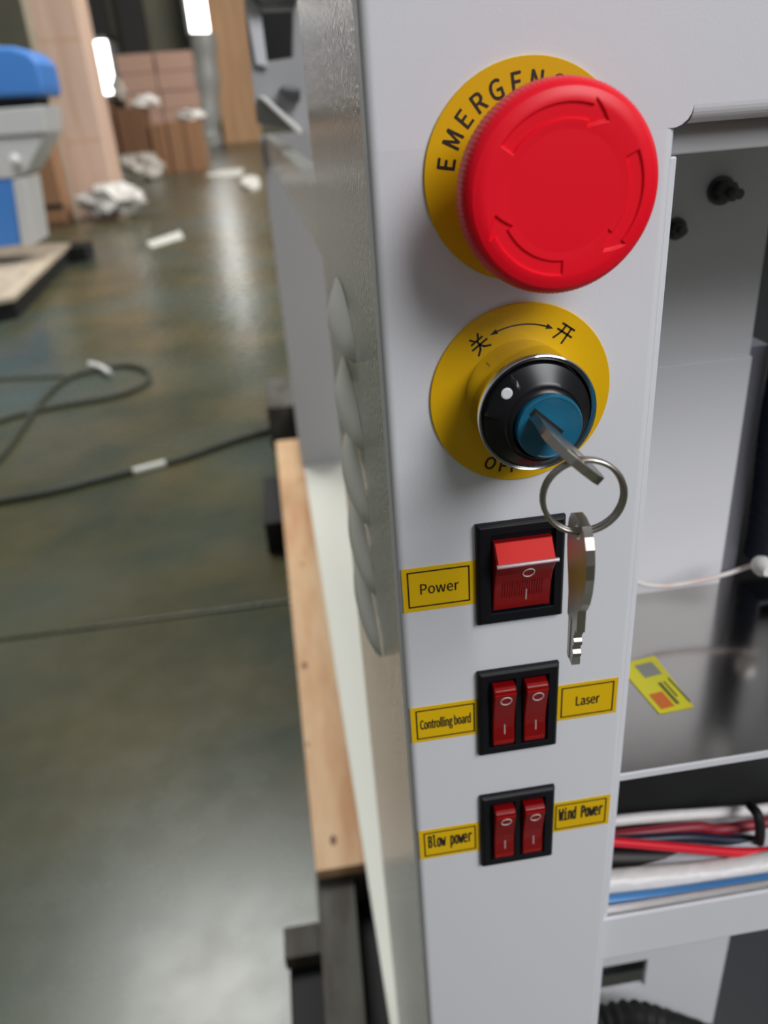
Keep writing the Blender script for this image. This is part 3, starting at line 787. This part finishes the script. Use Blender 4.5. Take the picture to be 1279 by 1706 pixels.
cable('white_cable', [(960, 1524), (1020, 1518), (1100, 1506), (1180, 1493), (1300, 1474)], .016, .0032, M['wrap'], 'plain white cable lying at the front on the cross bar')
cable('black_tie', [(1250, 1342), (1262, 1358), (1266, 1385), (1262, 1418)], [.056, .046, .044, .048], .0028, M['rubber_and_shade'], 'black tie strapped round the red and navy cables')
bb = [at_y(px, py, .07) for px, py in ((960, 1712), (1000, 1700), (1050, 1692), (1100, 1702), (1160, 1722), (1230, 1750))]
o = MB().tube(spline(bb, 6), lambda t: .009 + .0014 * math.sin(t * 90), 14).build('black_hose', M['rubber_and_shade'], None, smooth=True, origin=bb[0]); tag(o, 'black corrugated hose in the bottom bay of the cabinet', 'hose')

# ------------------------------------------------------------------ pallet under the machine
ZPa = .14; zt = ZPa
pa = thing('wooden_pallet', (-.1, 1.2, 0), 'pale plywood pallet under the white machine, its grey runners exposed in front', 'pallet')
c0 = at_z(459, 735, zt); c1 = at_z(526, 1452, zt)
edge = lambda y: c1.x + (c0.x - c1.x) * (y - c1.y) / (c0.y - c1.y)
mb = MB(); y0, y1 = c1.y, c0.y
nb = [y0, y1]
board = MB().hexa([(edge(y0), y0, zt - .018), (edge(y1), y1, zt - .018), (.75, y1, zt - .018), (.75, y0, zt - .018)], [(edge(y0), y0, zt), (edge(y1), y1, zt), (.75, y1, zt), (.75, y0, zt)]).build('deck_board', M['ply'], pa, bevel=.001)
for px, py, r in ((507, 1109, .011), (503, 940, .007), (555, 1400, .010), (512, 1240, .005), (498, 800, .006)):
    k = at_z(px, py, zt)
    mb = MB(); n_ = 14
    P = [(k.x + r * .5 * math.cos(2 * PI * i / n_), k.y + r * math.sin(2 * PI * i / n_), zt) for i in range(n_)]
    mb.hexa(P, [(x, y, z + .0003) for x, y, z in P]); mb.build('knot', M['knot'], board)
# runners: one long grey beam poking forward, black gap, blocks at its side
za = .115
q0 = at_z(530, 1470, za); q1 = at_z(603, 1456, za)
rp = [at_z(px, py, za) for px, py in ((526, 1462), (588, 1452), (612, 1730), (545, 1740))]
rq = [p - Vector((0, 0, .05)) for p in rp]
MB().hexa(rq, rp).build('runner', M['oldwood'], pa, bevel=.001)
MB().box((edge(y0) + .003, y0 + .002, .03), (edge(y0) + .075, y1 - .05, za + .006)).build('runner', M['oldwood'], pa, bevel=.002)
MB().box((edge(y0) + .02, .10, 0.001), (.70, y0, .06)).build('gap_shade', M['rubber_and_shade'], pa)  # black box added to stand in for shade in the gap beside the plank
MB().box((.25, .05, .03), (.33, y1 - .05, za + .006)).build('runner', M['oldwood'], pa, bevel=.002)
bl = at_z(472, 1545, .085); br = at_z(530, 1535, .085); bf = at_z(478, 1592, .085)
MB().box((bl.x, bf.y - .005, .06), (edge(y0) + .01, bl.y, .085)).build('cross_board', M['oldwood'], pa, bevel=.002)
MB().box((bl.x + .004, bf.y - .12, 0), (edge(y0) + .12, bf.y + .03, .059)).build('skid_block', M['rubber_and_shade'], pa, bevel=.003)
b2 = at_z(440, 805, .08)
MB().box((b2.x, at_z(462, 880, .08).y, 0), (edge(2) + .01, b2.y, .10)).build('skid_block', M['rubber_and_shade'], pa, bevel=.003)
MB().box((edge(y0) + .0, .60, 0), (.72, y1 - .1, .028)).build('bottom_board', M['rubber_and_shade'], pa)
bx_ = at_z(453, 738, 0); bt = at_z(498, 740, 0)
o = MB().box((bx_.x, bx_.y - .05, 0), (bt.x + .1, bx_.y + .3, .16)).build('wooden_block', M['oldwood'], None, bevel=.004, origin=(bx_.x, bx_.y, 0)); tag(o, 'grey brown wooden block on the floor behind the pallet where the black cord ends', 'block')

# ------------------------------------------------------------------ cords and litter on the floor
def floor_cord(name, pxs, r, m, label, cat='cable'):
    pts = [at_z(px, py, r) for px, py in pxs]
    for i, p in enumerate(pts): p.z = r
    o = MB().tube(spline(pts, 8), r, 8).build(name, m, None, smooth=True, origin=pts[0]); return tag(o, label, cat)
hc_ = floor_cord('floor_cable', [(-60, 846), (0, 835), (80, 820), (160, 800), (230, 782), (300, 765), (350, 748), (400, 731), (448, 717)], .0115, M['hose'], 'long dark cord running across the floor to the wooden block')
t0 = at_z(222, 786, .012); t1 = at_z(275, 772, .012)
MB().tube([t0, (t0 + t1) / 2, t1], .0135, 10).build('tape_tag', M['paper'], hc_, smooth=True)
lc = floor_cord('looped_cable', [(-60, 720), (0, 700), (50, 686), (110, 674), (170, 664), (215, 652), (245, 636), (244, 618), (215, 609), (180, 612), (150, 618), (115, 628), (80, 655), (45, 700), (10, 750), (-40, 800)], .0115, M['hose2'], 'dark cord lying in a loop on the floor left of the long cord')
t0 = at_z(150, 610, .012); t1 = at_z(185, 625, .012)
MB().tube([t0 + Vector((0, 0, .012)), (t0 + t1) / 2 + Vector((0, .02, .014)), t1 + Vector((0, 0, .01))], .014, 8).build('tape_tag', M['white_and_glint'], lc, smooth=True)
floor_cord('slim_cable', [(-60, 640), (0, 632), (60, 629), (110, 626)], .006, M['hose2'], 'thin cord stretched across the floor beyond the looped cord')
def litter(name, pxs, h, label, m='paper', cat='paper'):
    P = [at_z(px, py, 0.002) for px, py in pxs]; c = sum(P, Vector()) / len(P); mb = MB()
    T = [p + Vector((0, 0, h * random.uniform(.4, 1))) for p in P]
    mb.hexa(P, T); o = mb.build(name, M[m], None, bevel=.002, origin=c); return tag(o, label, cat)
litter('paper_scrap', [(244, 404), (300, 385), (306, 397), (252, 413)], .01, 'white paper strip on the floor in front of the cartons')
litter('paper_scrap', [(402, 306), (412, 298), (430, 298), (434, 312), (418, 318), (405, 314)], .1, 'small white crumpled paper on the floor beside the machine')
litter('paper_scrap', [(340, 292), (370, 284), (405, 281), (403, 292), (372, 295)], .02, 'thin white strip on the far floor in front of the cartons')

# ------------------------------------------------------------------ far things
def fbox(name, m, pl, pr_, depth, ptop, label=None, cat=None, parent=None, z0=0.0, bev=.01, rot=0, yy=None):
    """box whose front bottom edge runs between two floor pixels, top at pixel row ptop"""
    a = at_z(*pl, z0); b2 = at_z(*pr_, z0); y = (a.y + b2.y) / 2 if yy is None else yy
    a = at_y(*pl, y); b2 = at_y(*pr_, y); zt = at_y((pl[0] + pr_[0]) / 2, ptop, y).z
    mb = MB().box((a.x, y, z0), (b2.x, y + depth, zt))
    if parent is None:
        c = Vector(((a.x + b2.x) / 2, y, z0))
        o = mb.build(name, m, None, bevel=bev, origin=c)
        if label: tag(o, label, cat)
    else: o = mb.build(name, m, parent, bevel=bev)
    return o, (a.x, b2.x, y, zt)
# tall plywood crate at left
cr_, (cx0, cx1, cy, cz) = fbox('tall_crate', M['ply2'], (124, 372), (196, 352), .9, -130, 'very tall pinkish plywood crate behind the blue machine', 'crate')
for k in range(3):
    z = .9 + k * 1.1; MB().box((cx0 + .003, cy - .004, z), (cx1 - .003, cy - .001, z + .012)).build('panel_seam', M['ply3'], cr_)
MB().box((cx0 - .02, cy - .012, 0), (cx0 + .07, cy + .0, cz)).build('corner_batten', M['palew'], cr_)
# brown carton left of it
b1, q = fbox('carton', M['carton'], (48, 386), (112, 370), .45, 225, 'brown carton between the blue machine and the tall crate', 'carton')
MB().box((q[0], q[2] - .01, 0.02), (q[1], q[2], .06)).build('bottom_flap', M['carton2'], b1)
MB().box((q[0], q[2] - .012, .20), (q[1], q[2], .25)).build('shade_strip', M['rubber_and_shade'], b1)  # dark strip painting in a shadow across the carton
b3, q = fbox('tall_carton', M['carton'], (-60, 352), (40, 340), .8, -120, 'tall brown panel at the upper left corner behind the blue machine', 'carton')
# right tan plywood slab
sb, q = fbox('plywood_crate', M['ply3'], (377, 240), (436, 234), 1.2, -120, 'tall tan plywood crate right of the wrapped column', 'crate')
MB().box((q[0] - .03, q[2] - .03, 0), (q[0] + .12, q[2], q[3])).build('corner_batten', M['ply3'], sb)
MB().box((q[1] - .10, q[2] - .03, 0), (q[1] + .03, q[2], q[3])).build('corner_batten', M['ply3'], sb)
# wrapped column below window 2
a = at_z(350, 224, 0); yw = min(a.y, 22.0); yw = 31.5
c0 = at_y(347, 214, yw); c1 = at_y(338, 55, yw); c2 = at_y(322, 55, yw).x; wv = .33
pts = spline([Vector((c0.x + .05, yw, 0)), Vector((c0.x + .0, yw, c0.z)), Vector(((c0.x + c1.x) / 2 + .05, yw, (c0.z + c1.z) / 2)), Vector((c1.x, yw, c1.z))], 8)
o = MB().tube(pts, lambda t: .42 - .03 * math.sin(t * 25), 12).build('wrapped_roll', M['filmg'], None, smooth=True, origin=pts[0])
tag(o, 'tall roll wrapped in pale grey film standing below the right bright window', 'roll')
# stack of pinkish cartons at the back: rows
a = at_z(205, 262, 0); yb_ = 21.7
xl_ = at_y(203, 150, yb_).x; xr_ = at_y(330, 150, yb_).x; ztop = at_y(265, 86, yb_).z
rows = 6; hrow = ztop / rows
for r in range(rows):
    col = 2
    wd = (xr_ - xl_) / col
    for c_ in range(col):
        x0_ = xl_ + c_ * wd + random.uniform(-.03, .03)
        o = MB().box((x0_, yb_ + random.uniform(0, .05), r * hrow), (x0_ + wd - .04, yb_ + .9, (r + 1) * hrow - .012)).build('stacked_carton', M['carton3'], None, bevel=.012, origin=(x0_ + wd / 2, yb_, r * hrow))
        tag(o, '%s pinkish carton in the tall stack at the back, %s side' % (('bottom', 'second from bottom', 'third from bottom', 'fourth from bottom', 'second from top', 'topmost')[r], ('left', 'right')[c_]), 'carton', 'pinkish cartons stacked at the back')
# nearer heap of brown cartons and film
def carton_px(pl, pr_, top, m, label, rot=0, depth=.7):
    o, q = fbox('brown_carton', M[m], pl, pr_, depth, top, label, 'carton', yy=18.6)
    MB().box(((q[0] + q[1]) / 2 - .03, q[2] - .006, 0.05), ((q[0] + q[1]) / 2 + .03, q[2] + .0, q[3] - .02)).build('tape_strip', M['carton2'], o)
    return o, q
carton_px((192, 294), (208, 291), 168, 'carton2', 'narrow dark brown carton at the left end of the carton heap', depth=.5)
carton_px((212, 292), (258, 287), 178, 'carton2', 'dark brown open carton in the middle of the heap under the crumpled film', depth=.9)
carton_px((290, 284), (345, 277), 200, 'carton', 'orange brown carton at the right end of the carton heap')
carton_px((263, 288), (287, 284), 205, 'carton', 'small brown carton between two bigger ones in the heap')
def crumple(name, cxp, cyp, y, sx, sy, sz, m, label, cat='film', zmin=0.003):
    c = at_y(cxp, cyp, y); bm_ = bmesh.new(); bmesh.ops.create_icosphere(bm_, subdivisions=3, radius=1)
    rnd = random.Random(cxp); ph = [rnd.uniform(0, 6) for _ in range(6)]
    mb = MB(); vs = []
    for v in bm_.verts:
        d = 1 + .22 * math.sin(v.co.x * 5 + ph[0]) * math.cos(v.co.z * 6 + ph[1]) + .12 * math.sin(v.co.y * 9 + ph[2] + v.co.x * 7)
        p = Vector((v.co.x * sx * d, v.co.y * sy * d, v.co.z * sz * d)) + c
        p.z = max(p.z, zmin); vs.append(p)
    mb.add(vs, [tuple(q.index for q in f.verts) for f in bm_.faces]); bm_.free()
    o = mb.build(name, M[m], None, smooth=False, origin=(c.x, c.y, zmin)); return tag(o, label, cat)
yh = 18.9
ztc = lambda px, py: at_y(px, py, 18.6).z + .004
crumple('crumpled_film', 197, 150, yh, .13, .22, .22, 'film2', 'grey crumpled film on the left end of the carton heap', zmin=ztc(200, 168))
crumple('crumpled_film', 242, 172, yh, .29, .25, .17, 'film', 'white crumpled film draped over the dark open carton', zmin=ztc(235, 178))
crumple('crumpled_film', 318, 194, yh, .3, .25, .14, 'film', 'small white crumpled film on top of the right cartons', zmin=ztc(317, 200))
yf = at_z(235, 300, 0).y
crumple('grey_film_heap', 234, 284, yf, .42, .4, .30, 'film2', 'heap of grey film on the floor in front of the cartons')
yf2 = at_z(180, 346, 0).y
crumple('white_film_heap', 186, 332, cy - .45, .40, .3, .20, 'film', 'white plastic film spread at the foot of the tall crate')
# blue machine on its pallet
yM = 6.2
p0 = at_z(116, 405, .15); p1 = at_z(22, 494, .15); p2 = at_z(-120, 520, .15); p3 = at_z(-120, 415, .15)
fpall = thing('far_pallet', (p1.x, p1.y, 0), 'pale wooden pallet under the blue machine', 'pallet')
P = [p0, p1, p2, p3]
MB().hexa([p - Vector((0, 0, .03)) for p in P], P).build('deck_board', M['palew'], fpall)
ctr = sum(P, Vector()) / 4
Q = [ctr + (p - ctr) * .97 for p in P]
MB().hexa([Vector((p.x, p.y, 0)) for p in Q], [p - Vector((0, 0, .031)) for p in Q]).build('runner', M['rubber_and_shade'], fpall)  # solid black for the pallet legs and the shade between them
MB().box((p0.x - .03, p0.y - .15, 0), (p0.x + .16, p0.y + .2, .13)).build('skid_block', M['rubber_and_shade'], fpall, bevel=.01)
bm1 = thing('blue_machine', (-2.1, 6.9, .15), 'machine with blue lid, silver body and blue lower cabinet at left edge', 'machine')
ym = 6.75
def px_prism(name, pts, y, dy, m, bev=.02):
    A_ = [at_y(px, py, y) for px, py in pts]
    return MB().hexa(A_, [p + Vector((0, dy, 0)) for p in A_]).build(name, M[m], bm1, bevel=bev, seg=3)
px_prism('lid', [(-140, 168), (74, 160), (72, 140), (64, 105), (48, 86), (20, 77), (-140, 74)], ym, .6, 'mblue', .03)
px_prism('lid_gap', [(-140, 196), (60, 183), (58, 158), (-140, 164)], ym + .06, .45, 'rubber_and_shade', .005)
px_prism('body', [(-140, 236), (76, 222), (72, 176), (-140, 192)], ym, .6, 'silver', .01)
px_prism('tapered_skirt', [(-140, 308), (30, 296), (44, 286), (76, 224), (-140, 238)], ym + .02, .55, 'silver', .01)
px_prism('lower_cabinet', [(-140, 430), (34, 408), (20, 296), (-140, 310)], ym + .03, .5, 'mblue', .01)
px_prism('leg_column', [(36, 412), (58, 408), (40, 296), (20, 300)], ym, .5, 'silver', .01)
lp = at_y(26, 266, ym)
MB().lathe([(.035, 0), (.04, .02), (.02, .035)], lp, 20).build('round_knob', M['white_and_glint'], bm1, smooth=True)

for o in list(bpy.data.objects):
    if '_o' in o: del o['_o']
